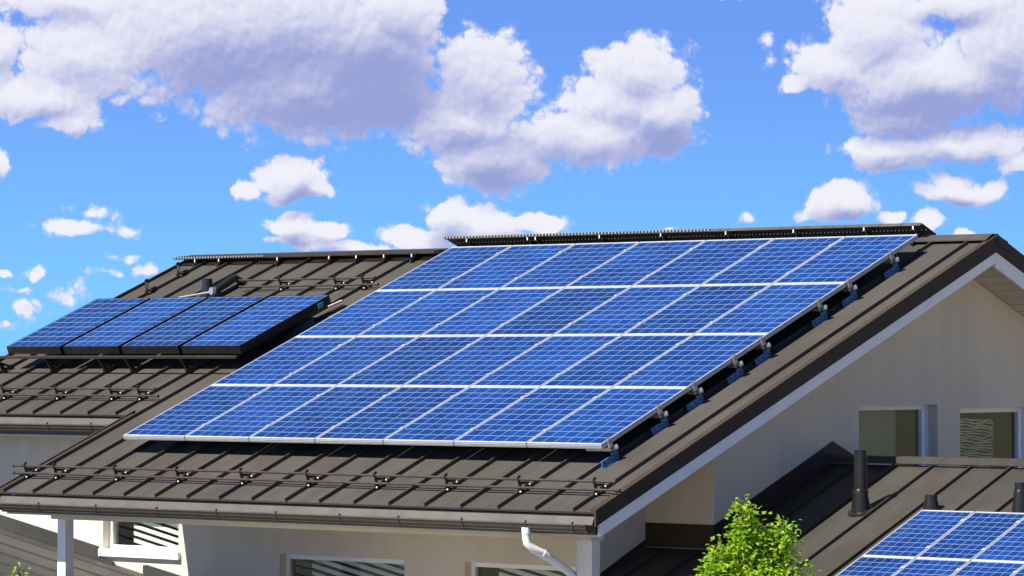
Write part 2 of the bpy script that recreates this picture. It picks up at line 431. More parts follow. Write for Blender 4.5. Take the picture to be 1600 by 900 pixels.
class MB:
    def __init__(s, xf=None):
        s.bm = bmesh.new(); s.xf = xf or Matrix.Identity(4)
    def V(s, p): return s.bm.verts.new(s.xf @ Vector(p))
    def box(s, x0, x1, y0, y1, z0, z1):
        v = [s.V((x, y, z)) for z in (z0, z1) for y in (y0, y1) for x in (x0, x1)]
        for f in ((0, 1, 3, 2), (4, 6, 7, 5), (0, 4, 5, 1), (2, 3, 7, 6), (0, 2, 6, 4), (1, 5, 7, 3)):
            s.bm.faces.new([v[i] for i in f])
        return s
    def prism(s, prof, a0, a1, axis=0):
        """closed profile extruded along an axis; profile gives the two other coordinates in xyz order"""
        def P(q, a):
            c = list(q); c.insert(axis, a); return c
        A = [s.V(P(q, a0)) for q in prof]; B = [s.V(P(q, a1)) for q in prof]
        n = len(prof)
        for i in range(n): s.bm.faces.new((A[i], A[(i + 1) % n], B[(i + 1) % n], B[i]))
        for L in (A, B):
            for t in tessellate_polygon([[Vector((q[0], q[1], 0)) for q in prof]]):
                try: s.bm.faces.new([L[i] for i in t])
                except ValueError: pass
        return s
    def panel(s, outer, holes, a0, a1, axis):
        """flat wall with openings, between a0 and a1 on the given axis"""
        def P(q, a):
            c = list(q); c.insert(axis, a); return c
        loops = [outer] + holes
        flat = [q for L in loops for q in L]
        tris = tessellate_polygon([[Vector((q[0], q[1], 0)) for q in L] for L in loops])
        A = [s.V(P(q, a0)) for q in flat]; B = [s.V(P(q, a1)) for q in flat]
        for t in tris:
            for L in (A, B):
                try: s.bm.faces.new([L[i] for i in t])
                except ValueError: pass
        k = 0
        for L in loops:
            n = len(L)
            for i in range(n):
                j = (i + 1) % n
                s.bm.faces.new((A[k + i], A[k + j], B[k + j], B[k + i]))
            k += n
        return s
    def tube(s, pts, r, n=10, cap=True):
        pts = [Vector(q) for q in pts]
        rs = r if isinstance(r, (list, tuple)) else [r] * len(pts)
        rings = []; up = None
        for i, q in enumerate(pts):
            if i == 0: t = pts[1] - q
            elif i == len(pts) - 1: t = q - pts[i - 1]
            else: t = (pts[i + 1] - q).normalized() + (q - pts[i - 1]).normalized()
            t.normalize()
            if up is None:
                up = Vector((0, 0, 1)) if abs(t.z) < .9 else Vector((1, 0, 0))
            a = t.cross(up).normalized(); b = a.cross(t).normalized(); up = b
            rings.append([s.V(q + (a * math.cos(2 * math.pi * k / n) + b * math.sin(2 * math.pi * k / n)) * rs[i]) for k in range(n)])
        for A, B in zip(rings, rings[1:]):
            for k in range(n):
                s.bm.faces.new((A[k], A[(k + 1) % n], B[(k + 1) % n], B[k]))
        if cap:
            s.bm.faces.new(rings[0]); s.bm.faces.new(rings[-1])
        return s
    def build(s, name, m, parent=None, smooth=False, bevel=0.0):
        if bevel:
            es = [e for e in s.bm.edges if len(e.link_faces) == 2 and e.calc_face_angle(0) > .6]
            bmesh.ops.bevel(s.bm, geom=es, offset=bevel, segments=1, affect='EDGES', profile=.5)
        bmesh.ops.recalc_face_normals(s.bm, faces=s.bm.faces[:])
        me = bpy.data.meshes.new(name)
        s.bm.to_mesh(me); s.bm.free()
        me.materials.append(m)
        if smooth:
            for q in me.polygons: q.use_smooth = True
            me.set_sharp_from_angle(angle=R(40))
        o = bpy.data.objects.new(name, me)
        COL.objects.link(o)
        if parent: o.parent = parent
        return o

def thing(name, label, cat, loc=(0, 0, 0), rot=(0, 0, 0), group=None):
    o = bpy.data.objects.new(name, None); COL.objects.link(o)
    o.empty_display_size = .2
    o.location = loc; o.rotation_euler = rot
    tag(o, label, cat, group)
    return o
def tag(o, label, cat, group=None):
    o['label'] = label; o['category'] = cat
    if group: o['group'] = group
    return o
def dup(root, loc=None, label=None, name=None):
    r = root.copy(); COL.objects.link(r)
    if loc is not None: r.location = loc
    if label: r['label'] = label
    for ch in list(root.children):
        c = ch.copy(); COL.objects.link(c); c.parent = r
        for g in list(ch.children):
            e = g.copy(); COL.objects.link(e); e.parent = c
    return r
def onroof(x, s_, n, h=.25):
    return ROOF(h) @ Vector((x, s_, n))

ORD = ['first', 'second', 'third', 'fourth', 'fifth', 'sixth', 'seventh', 'eighth']
GROUND = -6.2

# ------------------------------------------------------------------ ground
g = MB()
g.box(-2500, 2500, -2500, 2500, GROUND - 1, GROUND)
go_ = g.build('ground', ground_mat('grass_ground', (.13, .14, .06), (.25, .22, .13), (.09, .105, .045))); go_['kind'] = 'structure'
g = MB()
g.box(-45, 45, -34, 45, GROUND + .001, GROUND + .006)
go_ = g.build('bounce_yard', ground_mat('bounce_gravel', (.25, .22, .165), (.38, .32, .23), (.16, .145, .11))); go_['kind'] = 'structure'  # unseen pale yard, added to bounce warm light onto the walls

# ================================================================== MAIN HOUSE
XR, XL, XLL = .70, -8.02, -12.11           # right rake, step of the eave, left rake
YE, YE2, YRG = -.95, 1.13, 6.11            # eaves and ridge
YBACK = 13.2
H = .25
YW, XC = 1.69, .12                         # front wall and gable wall planes
house = thing('house', 'beige stucco house with a long brown standing seam roof and white gable trim', 'house', (0, 0, GROUND))
def hp(o):                                   # children keep world coordinates under the house empty
    o.parent = house; o.matrix_parent_inverse = Matrix.Translation((0, 0, -GROUND)); return o

def s_of(y): return y / CP
rz = lambda y, h=H: y * TP - h
ridge_z = rz(YRG)

rf = MB(ROOF(H))
t_ = .022
rf.box(XL, XR, s_of(YE), s_of(YRG), -t_, 0)
rf.box(XLL, XL - .001, s_of(YE2), s_of(YRG), -t_, 0)
seams = [.43 - .4912 * k for k in range(18)]
seams_l = [-8.31 - .48 * k for k in range(8)]
for x in seams: rf.box(x - .007, x + .007, s_of(YE) - .002, s_of(5.98), .0005, .040)
for x in seams_l: rf.box(x - .007, x + .007, s_of(YE2) - .002, s_of(5.98), .0005, .040)
# back slope
rf.xf = Matrix.Translation((0, YRG, ridge_z)) @ Matrix.Rotation(-PITCH, 4, 'X')
rf.box(XLL, XR, .004, (YBACK - YRG) / CP, -t_, 0)
for x in seams + seams_l: rf.box(x - .007, x + .007, .12, (YBACK - YRG) / CP, .0005, .040)
roof = hp(rf.build('roof', M['roof']))

def rsub(o, par=roof):
    o.parent = par; o.matrix_parent_inverse = par.matrix_world.inverted() if False else Matrix.Identity(4)
    return o

# ridge cap: folded sheet standing proud over both slopes
rc = MB()
prof = [(5.93, rz(5.93) + .038), (5.93, rz(5.93) + .052), (6.06, ridge_z + .045), (6.16, ridge_z + .045), (6.29, rz(5.93) + .052), (6.29, rz(5.93) + .038), (6.16, ridge_z + .03), (6.06, ridge_z + .03)]
rc.prism(prof, XLL - .005, XR - .02, 0)
rsub(rc.build('ridge_cap', M['roof']))

def slope_board(x0, x1, y0, y1, top, bot, h=H):
    """board hanging under the rake, plumb cut, between vertical offsets top and bot of the roof plane"""
    return [(y0, rz(y0, h) + top), (y1, rz(y1, h) + top), (y1, rz(y1, h) + bot), (y0, rz(y0, h) + bot)]

def back_z(y, h=H): return ridge_z - (y - YRG) * TP + (H - h)
# dark folded rake trims
tr = MB()
tr.prism([(YE, rz(YE) + .022), (YRG, ridge_z + .03), (YRG, ridge_z - .155), (YE, rz(YE) - .14)], XR - .012, XR + .012, 0)
tr.prism([(YE + .01, rz(YE + .01) + .0225), (YRG - .1, rz(YRG - .1) + .0225), (YRG - .1, rz(YRG - .1) + .004), (YE + .01, rz(YE + .01) + .004)], XR - .07, XR - .013, 0)
rsub(tr.build('rake_trim', M['trim']))
tr = MB()
tr.prism([(YRG + .001, ridge_z + .03), (YBACK, back_z(YBACK) + .022), (YBACK, back_z(YBACK) - .14), (YRG + .001, ridge_z - .155)], XR - .012, XR + .012, 0)
tr.prism([(YRG - .02, ridge_z + .03), (YRG + .20, ridge_z - .04), (YRG + .20, ridge_z - .15), (YRG - .02, ridge_z - .08)], XR + .013, XR + .02, 0)
rsub(tr.build('rake_trim', M['trim']))
tr = MB()                                                # raised left edge of the lower roof part
tr.prism(slope_board(0, 0, YE, 1.16, .045, -.12), XL - .016, XL + .010, 0)
tr.prism(slope_board(0, 0, YE + .01, 1.10, .030, .004), XL + .011, XL + .085, 0)
rsub(tr.build('rake_trim', M['trim']))
tr = MB()
tr.prism(slope_board(0, 0, YE2, YRG, .04, -.12), XLL - .014, XLL + .012, 0)
rsub(tr.build('rake_trim', M['trim']))

# white fascia boards of the gable
fb = MB()
fb.prism(slope_board(0, 0, -.85, YRG, -.148, -.285), XR - .05, XR - .013, 0)
hp(fb.build('fascia_board', M['white']))
fb = MB()
fb.prism([(YRG + .001, ridge_z - .160), (YBACK, back_z(YBACK) - .143), (YBACK, back_z(YBACK) - .20), (YRG + .001, ridge_z - .215)], XR - .05, XR - .013, 0)
hp(fb.build('fascia_board', M['white']))
fb = MB()
fb.prism([(YRG + .02, ridge_z - .222), (YBACK, back_z(YBACK) - .205), (YBACK, back_z(YBACK) - .31), (YRG + .001, ridge_z - .33)], XR - .054, XR - .02, 0)
hp(fb.build('fascia_board', M['white']))
fb = MB()
fb.prism(slope_board(0, 0, -.85, 1.12, -.13, -.27), XL + .012, XL + .045, 0)
hp(fb.build('fascia_board', M['white']))

# boarded soffits following the slope
sf = MB()
sf.prism(slope_board(0, 0, -.86, YRG, -.262, -.285), XL + .05, XR - .055, 0)
sf.prism(slope_board(0, 0, 1.16, YRG, -.262, -.285), XLL + .02, XL + .045, 0)
hp(sf.build('soffit', M['soffit']))
sf = MB()
sf.prism([(YRG + .002, ridge_z - .262), (YBACK, back_z(YBACK) - .262), (YBACK, back_z(YBACK) - .285), (YRG + .002, ridge_z - .285)], XLL + .02, XR - .058, 0)
hp(sf.build('soffit', M['soffit']))

# eaves: apron flashing, half-round gutter, brackets
def eave(x0, x1, ye, brk, capL=True):
    z = rz(ye)
    ap = MB()
    ap.prism([(ye + .035, z - .032), (ye + .040, z - .032), (ye + .002, z - .128), (ye - .004, z - .126)], x0 + .02, x1 - .02, 0)
    ap.prism([(ye + .041, z - .045), (ye + .06, z - .045), (ye + .06, z - .225), (ye + .041, z - .225)], x0 + .03, x1 - .03, 0)
    apo = hp(ap.build('apron_flashing', M['apron']))
    cy, cz, r0 = ye - .062, z - .125, .064
    gm = MB()
    outer = [(cy + r0 * math.cos(a), cz - r0 * math.sin(a) * 1.18) for a in [math.pi * k / 12 for k in range(13)]]
    inner = [(cy + (r0 - .005) * math.cos(a), cz - (r0 - .005) * math.sin(a) * 1.18) for a in [math.pi * k / 12 for k in range(12, -1, -1)]]
    gm.prism(outer + inner, x0, x1, 0)
    gm.tube([(x0, cy - r0, cz), (x1, cy - r0, cz)], .011, 8)
    gm.tube([(x0, cy - r0 * .52, cz - r0 * 1.04), (x1, cy - r0 * .52, cz - r0 * 1.04)], .005, 6)
    for e, f in ((x0, x0 + .004), (x1 - .004, x1)):
        gm.prism(outer, e, f, 0)
    gt = hp(gm.build('gutter', M['gutter'], smooth=True))
    for x in brk:
        bm_ = MB()
        for (ra, rb, wd) in ((r0 + .001, r0 + .005, .0045),):
            o_ = [(cy + rb * math.cos(a), cz - rb * math.sin(a) * 1.18) for a in [math.pi * k / 12 for k in range(13)]]
            i_ = [(cy + ra * math.cos(a), cz - ra * math.sin(a) * 1.18) for a in [math.pi * k / 12 for k in range(12, -1, -1)]]
            bm_.prism(o_ + i_, x - wd, x + wd, 0)
        bm_.box(x - .007, x + .007, cy - r0 - .014, cy - r0 + .006, cz - .01, cz + .03)
        bm_.box(x + .012, x + .09, cy - r0 * .35, cy - r0 * .1, cz - r0 * 1.26, cz - r0 * 1.19)
        k_ = bm_.build('gutter_bracket', M['rail'])
        k_.parent = gt
    return gt
gut = eave(XL - .01, XR - .015, YE, [-7.86, -7.20, -6.27, -5.31, -4.40, -3.52, -2.60, -1.78, -.92, -.08, .52])
eave(XLL, XL + .10, YE2, [-11.6, -10.9, -10.28, -9.36, -8.6])

# white downpipe: drops out of the gutter and swings back to the corner post
dp = MB()
path = [(-.098, -1.045, -.80), (-.098, -1.045, -.90), (-.092, -1.04, -.955), (-.055, -.99, -1.015), (-.01, -.90, -1.06), (.045, -.72, -1.17), (.11, -.55, -1.30), (.12, -.53, -1.38), (.12, -.53, -1.95)]
dp.tube(path, .043, 14)
dp.tube([path[0], (-.098, -1.045, -.862)], .048, 14)
dp.tube([(-.012, -.905, -1.058), (.006, -.85, -1.09)], .049, 14)
hp(dp.build('downpipe', M['pvc'], smooth=True))

# walls ------------------------------------------------------------
def rect(u0, u1, v0, v1): return [(u0, v0), (u1, v0), (u1, v1), (u0, v1)]
WIN_F = [(-9.13, -7.83, -1.42, -.86), (-6.17, -4.23, -2.55, -1.375), (-3.33, -1.42, -2.55, -1.365)]
fw = MB()
wt = lambda x: rz(YW) - .29
fw.panel([(XLL + .25, GROUND), (-.88, GROUND), (-.88, wt(0)), (XLL + .25, wt(0))], [rect(*q) for q in WIN_F], YW, YW + .25, 1)
hp(fw.build('wall', M['stucco']))
fw = MB(); fw.box(-.879, XC, YW, YW + .25, GROUND, wt(0))
hp(fw.build('wall', M['stucco2']))
WIN_C = [(4.274, 5.788, -.75, .352), (6.235, 7.75, -.75, .305), (8.3, 9.8, -.75, .29)]
gw = MB()
gw.panel([(YW + .251, GROUND), (11.4, GROUND), (11.4, back_z(11.4) - .29), (YRG, ridge_z - .29), (YW + .251, rz(YW + .251) - .29)],
         [rect(*q) for q in WIN_C], XC - .25, XC, 0)
gwo = hp(gw.build('gable_wall', M['stucco2']))
ow = MB()
ow.box(XLL + .25, XLL + .5, YW + .251, 11.4, GROUND, 0.2)
ow.box(XLL + .25, XC - .251, 11.15, 11.4, GROUND, rz(YW) - .29)
hp(ow.build('wall', M['stucco']))
pw_ = MB()
pw_.box(-.97, -.79, .76, YW - .001, GROUND, rz(.76) - .289)
pw_.prism([(.76, rz(.76) - .288), (YW - .001, rz(.76) - .288), (YW - .001, rz(YW) - .287)], -.969, -.791, 0)
hp(pw_.build('porch_wall', M['stucco2']))

# porch beam and posts
bm_ = MB(); bm_.box(-7.50, .375, -.62, -.42, -.935, -.845)
hp(bm_.build('porch_beam', M['stucco'], bevel=.006))
for (x0, x1, mt) in ((-7.435, -7.305, 'white'), (.165, .355, 'post')):
    pm = MB(); pm.box(x0, x1, -.58, -.455, -2.6 if x0 > -1 else -1.9, -.936)
    hp(pm.build('porch_post', M[mt], bevel=.006))

# windows ------------------------------------------------------------
def window(rc_, axis, plane, kind, sill=True):
    """axis 1: wall faces -Y; axis 0: wall faces +X"""
    u0, u1, v0, v1 = rc_
    dsgn = 1 if axis == 1 else -1             # direction into the wall
    dd = .10 if axis == 1 else .12
    a0 = plane + dsgn * dd; a1 = a0 + dsgn * .06
    def bx(mb, ua, ub, va, vb, da, db):
        lo, hi = sorted((da, db))
        if axis == 1: mb.box(ua, ub, lo, hi, va, vb)
        else: mb.box(lo, hi, ua, ub, va, vb)
    f = MB(); fw_ = .055
    bx(f, u0 + .003, u1 - .003, v1 - fw_, v1 - .003, a0, a1)
    bx(f, u0 + .003, u1 - .003, v0 + .003, v0 + fw_, a0, a1)
    bx(f, u0 + .003, u0 + fw_, v0 + fw_ + .001, v1 - fw_ - .001, a0, a1)
    bx(f, u1 - fw_, u1 - .003, v0 + fw_ + .001, v1 - fw_ - .001, a0, a1)
    fr = hp(f.build('window', M['white'], bevel=.004))
    pn = MB(); pa = a0 + dsgn * .025
    bx(pn, u0 + fw_ - .004, u1 - fw_ + .004, v0 + fw_ - .004, v1 - fw_ + .004, pa, pa + dsgn * .008)
    po = pn.build('pane', M['glass']); po.parent = fr
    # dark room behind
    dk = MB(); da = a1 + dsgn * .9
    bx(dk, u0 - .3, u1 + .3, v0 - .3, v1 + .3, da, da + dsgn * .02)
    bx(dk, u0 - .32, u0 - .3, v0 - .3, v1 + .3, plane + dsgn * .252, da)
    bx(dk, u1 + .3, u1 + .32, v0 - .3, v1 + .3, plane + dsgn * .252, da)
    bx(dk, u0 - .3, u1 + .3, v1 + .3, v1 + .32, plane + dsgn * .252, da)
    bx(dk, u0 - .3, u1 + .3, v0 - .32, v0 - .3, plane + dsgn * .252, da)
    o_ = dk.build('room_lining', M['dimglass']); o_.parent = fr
    if kind == 'reflection_slats':
        b_ = MB(); ba = a1 + dsgn * .06  # made-up slats: striped reflections in the pane built as solid strips
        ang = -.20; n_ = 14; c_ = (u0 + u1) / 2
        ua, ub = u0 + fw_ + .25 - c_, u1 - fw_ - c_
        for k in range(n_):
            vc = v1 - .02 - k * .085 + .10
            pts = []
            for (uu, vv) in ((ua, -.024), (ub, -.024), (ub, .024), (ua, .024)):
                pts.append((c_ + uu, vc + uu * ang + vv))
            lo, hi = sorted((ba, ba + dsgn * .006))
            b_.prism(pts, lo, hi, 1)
        o_ = b_.build('reflection_slats', M['reflection_slats']); o_.parent = fr
    elif kind == 'reflection_sheet':
        b_ = MB(); ba = a1 + dsgn * .10  # made-up sheet: its beige stands in for what the pane reflects
        bx(b_, u0 + .02, u1 - .42, v0 + .03, v1 - .02, ba, ba + dsgn * .01)
        o_ = b_.build('reflection_sheet', M['reflection_sheet']); o_.parent = fr
    elif kind == 'reflection_strands':
        b_ = MB(); ba = a1 + dsgn * .12  # made-up strands: wavy reflections in the pane built as thin tubes
        rr = random.Random(3)
        for k in range(30):
            vv = v1 - .12 - k * .032
            pts = []
            for q in range(13):
                uu = u0 + .02 + (u1 - u0 - .42) * q / 12
                pts.append((ba + rr.uniform(-.01, .01), uu, vv - .012 * q / 4 + .008 * math.sin(q * 1.3 + k * .8) + rr.uniform(-.007, .007)))
            b_.tube(pts, rr.uniform(.005, .010), 5)
        o_ = b_.build('wavy_reflection', M['reflection_strands']); o_.parent = fr
    if axis == 0:
        ml = MB(); bx(ml, u1 - .155, u1 - .085, v0 + fw_, v1 - fw_, a0 - dsgn * .012, a0 + dsgn * .05)
        o_ = ml.build('mullion', M['white']); o_.parent = fr
    if sill:
        s_ = MB(); bx(s_, u0 - .03, u1 + .035, v0 - .075, v0 + .012, plane - dsgn * .05, plane + dsgn * .09)
        o_ = s_.build('sill', M['white'], bevel=.004); o_.parent = fr
    return fr
window(WIN_F[0], 1, YW, 'reflection_slats')
window(WIN_F[1], 1, YW, 'reflection_slats', False)
window(WIN_F[2], 1, YW, 'reflection_slats', False)
window(WIN_C[0], 0, XC, 'reflection_sheet', False)
window(WIN_C[1], 0, XC, 'reflection_strands', False)
window(WIN_C[2], 0, XC, 'reflection_sheet', False)

# roof ventilator behind the black collectors
def vent_pipe(x, y, h, hgt, r, flange=True, cap=False, parent=None, taper=1.25):
    z = rz(y, h)
    v = MB()
    if flange:
        f0_ = MB
        n = Vector((0, -SP, CP))
        v.tube([Vector((x, y, z)) + n * .002, Vector((x, y, z)) + n * .018, Vector((x, y, z)) + n * .03], [r * 2.05, r * 2.0, r * 1.5], 24)
    if hgt > .3:
        v.tube([(x, y, z - .05), (x, y, z + .07), (x, y, z + .17), (x, y, z + .20), (x, y, z + .215), (x, y, z + .24)],
               [r * 1.5, r * 1.42, r * 1.2, r * 1.22, r * 1.2, r * 1.02], 24)
        v.tube([(x, y, z + .2), (x, y, z + hgt - .012), (x, y, z + hgt - .01), (x, y, z + hgt)], [r * 1.04, r, r * 1.03, r * 1.03], 24)
    else:
        v.tube([(x, y, z - .05), (x, y, z + .03), (x, y, z + hgt * .7), (x, y, z + hgt)], [r * 1.5, r * 1.4, r * 1.05, r], 24)
    if cap:
        v.tube([(x, y, z + hgt - .01), (x, y, z + hgt + .01), (x, y, z + hgt + .07), (x, y, z + hgt + .10)], [r * 1.0, r * 1.45, r * 1.45, r * .9], 24)
    o = v.build('vent_pipe', M['rubber'], smooth=True)
    o.parent = parent
    return o
vent_pipe(-10.44, 4.72, H, .24, .064, True, False, roof)

# ================================================================== LOWER WING ON THE RIGHT
HW = 1.80
YWR = 3.78                                   # its ridge
wing = thing('house_wing', 'low side wing under a worn brown seamed roof, butting against the gable wall', 'house', (2.5, 1, GROUND))
def wp(o):
    o.parent = wing; o.matrix_parent_inverse = Matrix.Translation((-2.5, -1, -GROUND)); return o
wr = MB(ROOF(HW))
WX1 = 6.2
wr.box(-.785, XC + .001, s_of(-3.0), s_of(1.685), -.03, 0)
wr.box(XC + .002, WX1, s_of(-3.0), s_of(YWR), -.03, 0)
for k in range(-3, 11):
    x = .96 + .489 * k
    if x < -.7: continue
    top = s_of(1.60) if x < XC + .03 else s_of(YWR - .03)
    wr.box(x - .007, x + .007, s_of(-3.0), top, .0005, .034)
wz = rz(YWR, HW)
wr.xf = Matrix.Translation((0, YWR, wz)) @ Matrix.Rotation(-PITCH, 4, 'X')
wr.box(XC + .002, WX1, .004, 4.2, -.03, 0)
wroof = wp(wr.build('roof', M['roof2']))
rcw = MB()
rcw.prism([(3.745, wz + .018), (3.725, wz + .022), (3.735, wz + .088), (3.80, wz + .098), (3.90, wz + .075), (3.92, wz + .02)], XC + .012, WX1, 0)
rcw.build('ridge_cap', M['roof2'], wroof)
# flashings against gable wall, front wall and porch wall
fl = MB()
ft = .255
fl.prism([(YW + .002, rz(YW, HW) + .004), (YW + .002, rz(YW, HW) + ft), (YWR, wz + ft - .01), (4.55, wz + ft - .01 - (4.55 - YWR) * TP), (4.55, wz - (4.55 - YWR) * TP + .004), (YWR, wz + .004)], XC + .003, XC + .010, 0)
fl.box(-.78, XC + .009, YW - .012, YW - .004, rz(YW, HW) + .004, rz(YW, HW) + ft)
fl.prism([(.77, rz(.77, HW) + .003), (YW - .013, rz(YW, HW) + .003), (YW - .013, rz(YW, HW) + .075), (.77, rz(.77, HW) + .055)], -.786, -.778, 0)
fl.build('flashing', M['dark'] if False else M['trim'], wroof)
ww = MB(); ww.box(XC + .01, WX1 - .3, -2.6, 6.8, GROUND, rz(-2.6, HW) - .04)
ww.box(-.7, XC, -2.6, 1.6, GROUND, rz(-2.6, HW) - .04)
wp(ww.build('wall', M['stucco']))
vent_pipe(1.29, 2.66, HW, .64, .067, True, False, wroof)
vent_pipe(2.13, 2.72, HW, .17, .063, False, False, wroof)
vent_pipe(3.20, 2.74, HW, .31, .060, False, False, wroof)

# ================================================================== LEAN-TO ROOF ON THE LEFT
lean = thing('lean_to_roof', 'grey brown sheet metal roof sloping down along the sunlit white wall', 'roof', (-9, 0, GROUND))
LS = -.188
lz = lambda x: -1.202 + LS * (x + 10.982)
XA, XB = -14.0, -4.6
lm = MB()
lm.prism([(XA, lz(XA)), (XB, lz(XB)), (XB, lz(XB) - .04), (XA, lz(XA) - .04)], -3.2, YW - .012, 1)
for k in range(12):
    y = 1.40 - k * .40
    lm.prism([(XA, lz(XA) + .014), (XB, lz(XB) + .014), (XB, lz(XB) + .0005), (XA, lz(XA) + .0005)], y - .006, y + .006, 1)
lo_ = lm.build('roof_sheet', M['lean'], lean); lo_.matrix_parent_inverse = Matrix.Translation((9, 0, -GROUND))
lf = MB()
lf.prism([(XA, lz(XA) + .155), (-9.20, lz(-9.20) + .155), (-9.16, lz(-9.16) + .12), (-9.16, lz(-9.16) + .004), (XA, lz(XA) + .004)], YW - .020, YW - .004, 1)
lf.prism([(-8.42, lz(-8.42) + .10), (-8.36, lz(-8.36) + .118), (-4.7, lz(-4.7) + .135), (-4.7, lz(-4.7) + .004), (-8.42, lz(-8.42) + .004)], YW - .020, YW - .004, 1)
lf.prism([(XA, lz(XA) + .03), (-8.9, lz(-8.9) + .03), (-8.9, lz(-8.9) + .004), (XA, lz(XA) + .004)], YW - .055, YW - .021, 1)
lo_ = lf.build('flashing', M['lean'], lean); lo_.matrix_parent_inverse = Matrix.Translation((9, 0, -GROUND))
lw = MB(); lw.box(-13.8, -5.2, -2.9, 1.6, GROUND, lz(-5.2) - .06)
lo_ = lw.build('wall', M['stucco'], lean); lo_.matrix_parent_inverse = Matrix.Translation((9, 0, -GROUND))

# ================================================================== SOLAR PANELS
def make_panel(W, L, th, wid_s, wid_l, cellmat, frame_mat, label, clamps=True, group=None, gap=.007, gap_x=.016):
    root = thing('solar_panel', label, 'solar panel', (0, 0, 0), (PITCH, 0, 0), group)
    f = MB()
    a, b_ = gap_x / 2, gap / 2
    f.box(a, W - a, b_, b_ + wid_l, .0, th)
    f.box(a, W - a, L - b_ - wid_l, L - b_, .0, th)
    f.box(a, a + wid_s, b_ + wid_l + .0005, L - b_ - wid_l - .0005, .0, th - .0006)
    f.box(W - a - wid_s, W - a, b_ + wid_l + .0005, L - b_ - wid_l - .0005, .0, th - .0006)
    if frame_mat is M['alu']:                        # extrusion ribs on the outer faces
        for z in (.012, .027):
            f.box(a + .002, W - a - .002, b_ - .0022, b_ - .0002, z, z + .006)
    f.build('frame', frame_mat, root)
    q = MB(); q.box(a + wid_s, W - a - wid_s, b_ + wid_l, L - b_ - wid_l, th - .012, th - .003)
    q.build('cells', cellmat, root)
    if clamps:
        for s_ in (.22 * L, .80 * L):
            k = MB(); k.box(W - .026, W + .026, s_ - .020, s_ + .020, th + .0008, th + .006)
            k.box(W - .009, W + .009, s_ - .009, s_ + .009, th + .0065, th + .014)
            k.build('clamp', M['alu'], root)
    return root
PW, PL, PT = 1.0, 1.5076, .05
m_big = cells('cells_large', PW, PL, 6, 10, .026, .036, CELL_A)
RN = ['bottom', 'second', 'third', 'top']
def big_label(i, j):
    row = ['bottom row', 'second lowest row', 'second highest row', 'top row'][j]
    col = ['leftmost', 'second from left', 'third from left', 'middle one', 'third from right', 'second from right', 'rightmost'][i]
    return 'blue solar panel, %s in the %s of the large array' % (col, row)
proto = None
for j in range(4):
    for i in range(7):
        s0 = j * PL
        loc = (i - 7.0, s0 * CP + PT * SP, s0 * SP - PT * CP)
        if proto is None:
            proto = make_panel(PW, PL, PT, .011, .025, m_big, M['alu'], big_label(i, j), True, 'panels of the large roof array')
            proto.location = loc; o = proto
        else:
            o = dup(proto, loc, big_label(i, j))
        if i == 6:
            for ch in list(o.children):
                if ch.name.split('.')[0] == 'clamp': bpy.data.objects.remove(ch)

# black framed panels on the upper roof, standing higher off the sheet
BW, BL, BT = 1.045, 1.668, .100
m_blk = cells('cells_black', BW - .045, BL, 6, 10, .026, .022, ((.0028, .020, .105), (.0095, .052, .205)))
bp_ = None
bl = ['leftmost of the four black framed solar panels on the upper roof', 'second from the left of the four black framed solar panels',
      'third from the left of the four black framed solar panels', 'rightmost of the four black framed solar panels, a blue sticker on its side']
for i in range(4):
    y0 = 2.272
    x = -11.545 + i * BW
    base = Vector((x, y0, y0 * TP + .10)) - Vector((0, -SP, CP)) * BT
    if bp_ is None:
        bp_ = make_panel(BW - .045, BL, BT, .012, .014, m_blk, M['black'], bl[0], False, 'black framed panels on the upper roof')
        bp_.location = base; o = bp_
    else:
        o = dup(bp_, base, bl[i])
    if i == 3:
        k = MB(); k.box(BW - .0255, BW - .0205, BL - .26, BL - .17, .018, .075)
        k.build('sticker', M['label'], o)

# small array on the lower wing
WPW, WPL, WPT = .648, 1.127, .035
m_sm = cells('cells_small', WPW, WPL, 6, 10, .020, .028, ((.0022, .017, .105), (.0085, .048, .215)))
wpn = None
hA = HW - .22
ytop = 2.27
for j in range(2):
    for i in range(5):
        x = 2.32 + i * WPW
        s0 = s_of(ytop) - (j + 1) * WPL
        y0 = s0 * CP
        base = Vector((x, y0, y0 * TP - hA)) - Vector((0, -SP, CP)) * WPT
        if j == 0 and i > 2: continue
        row = 'upper row' if j == 0 else 'lower row'
        lab = 'solar panel, %s in the %s of the small wing array' % (
            ['leftmost', 'second from left', 'third from left', 'fourth from left', 'fifth from left'][i], row)
        if wpn is None:
            wpn = make_panel(WPW, WPL, WPT, .010, .020, m_sm, M['alu'], lab, True, 'panels of the small array on the wing', .006)
            wpn.location = base
        else:
            dup(wpn, base, lab)

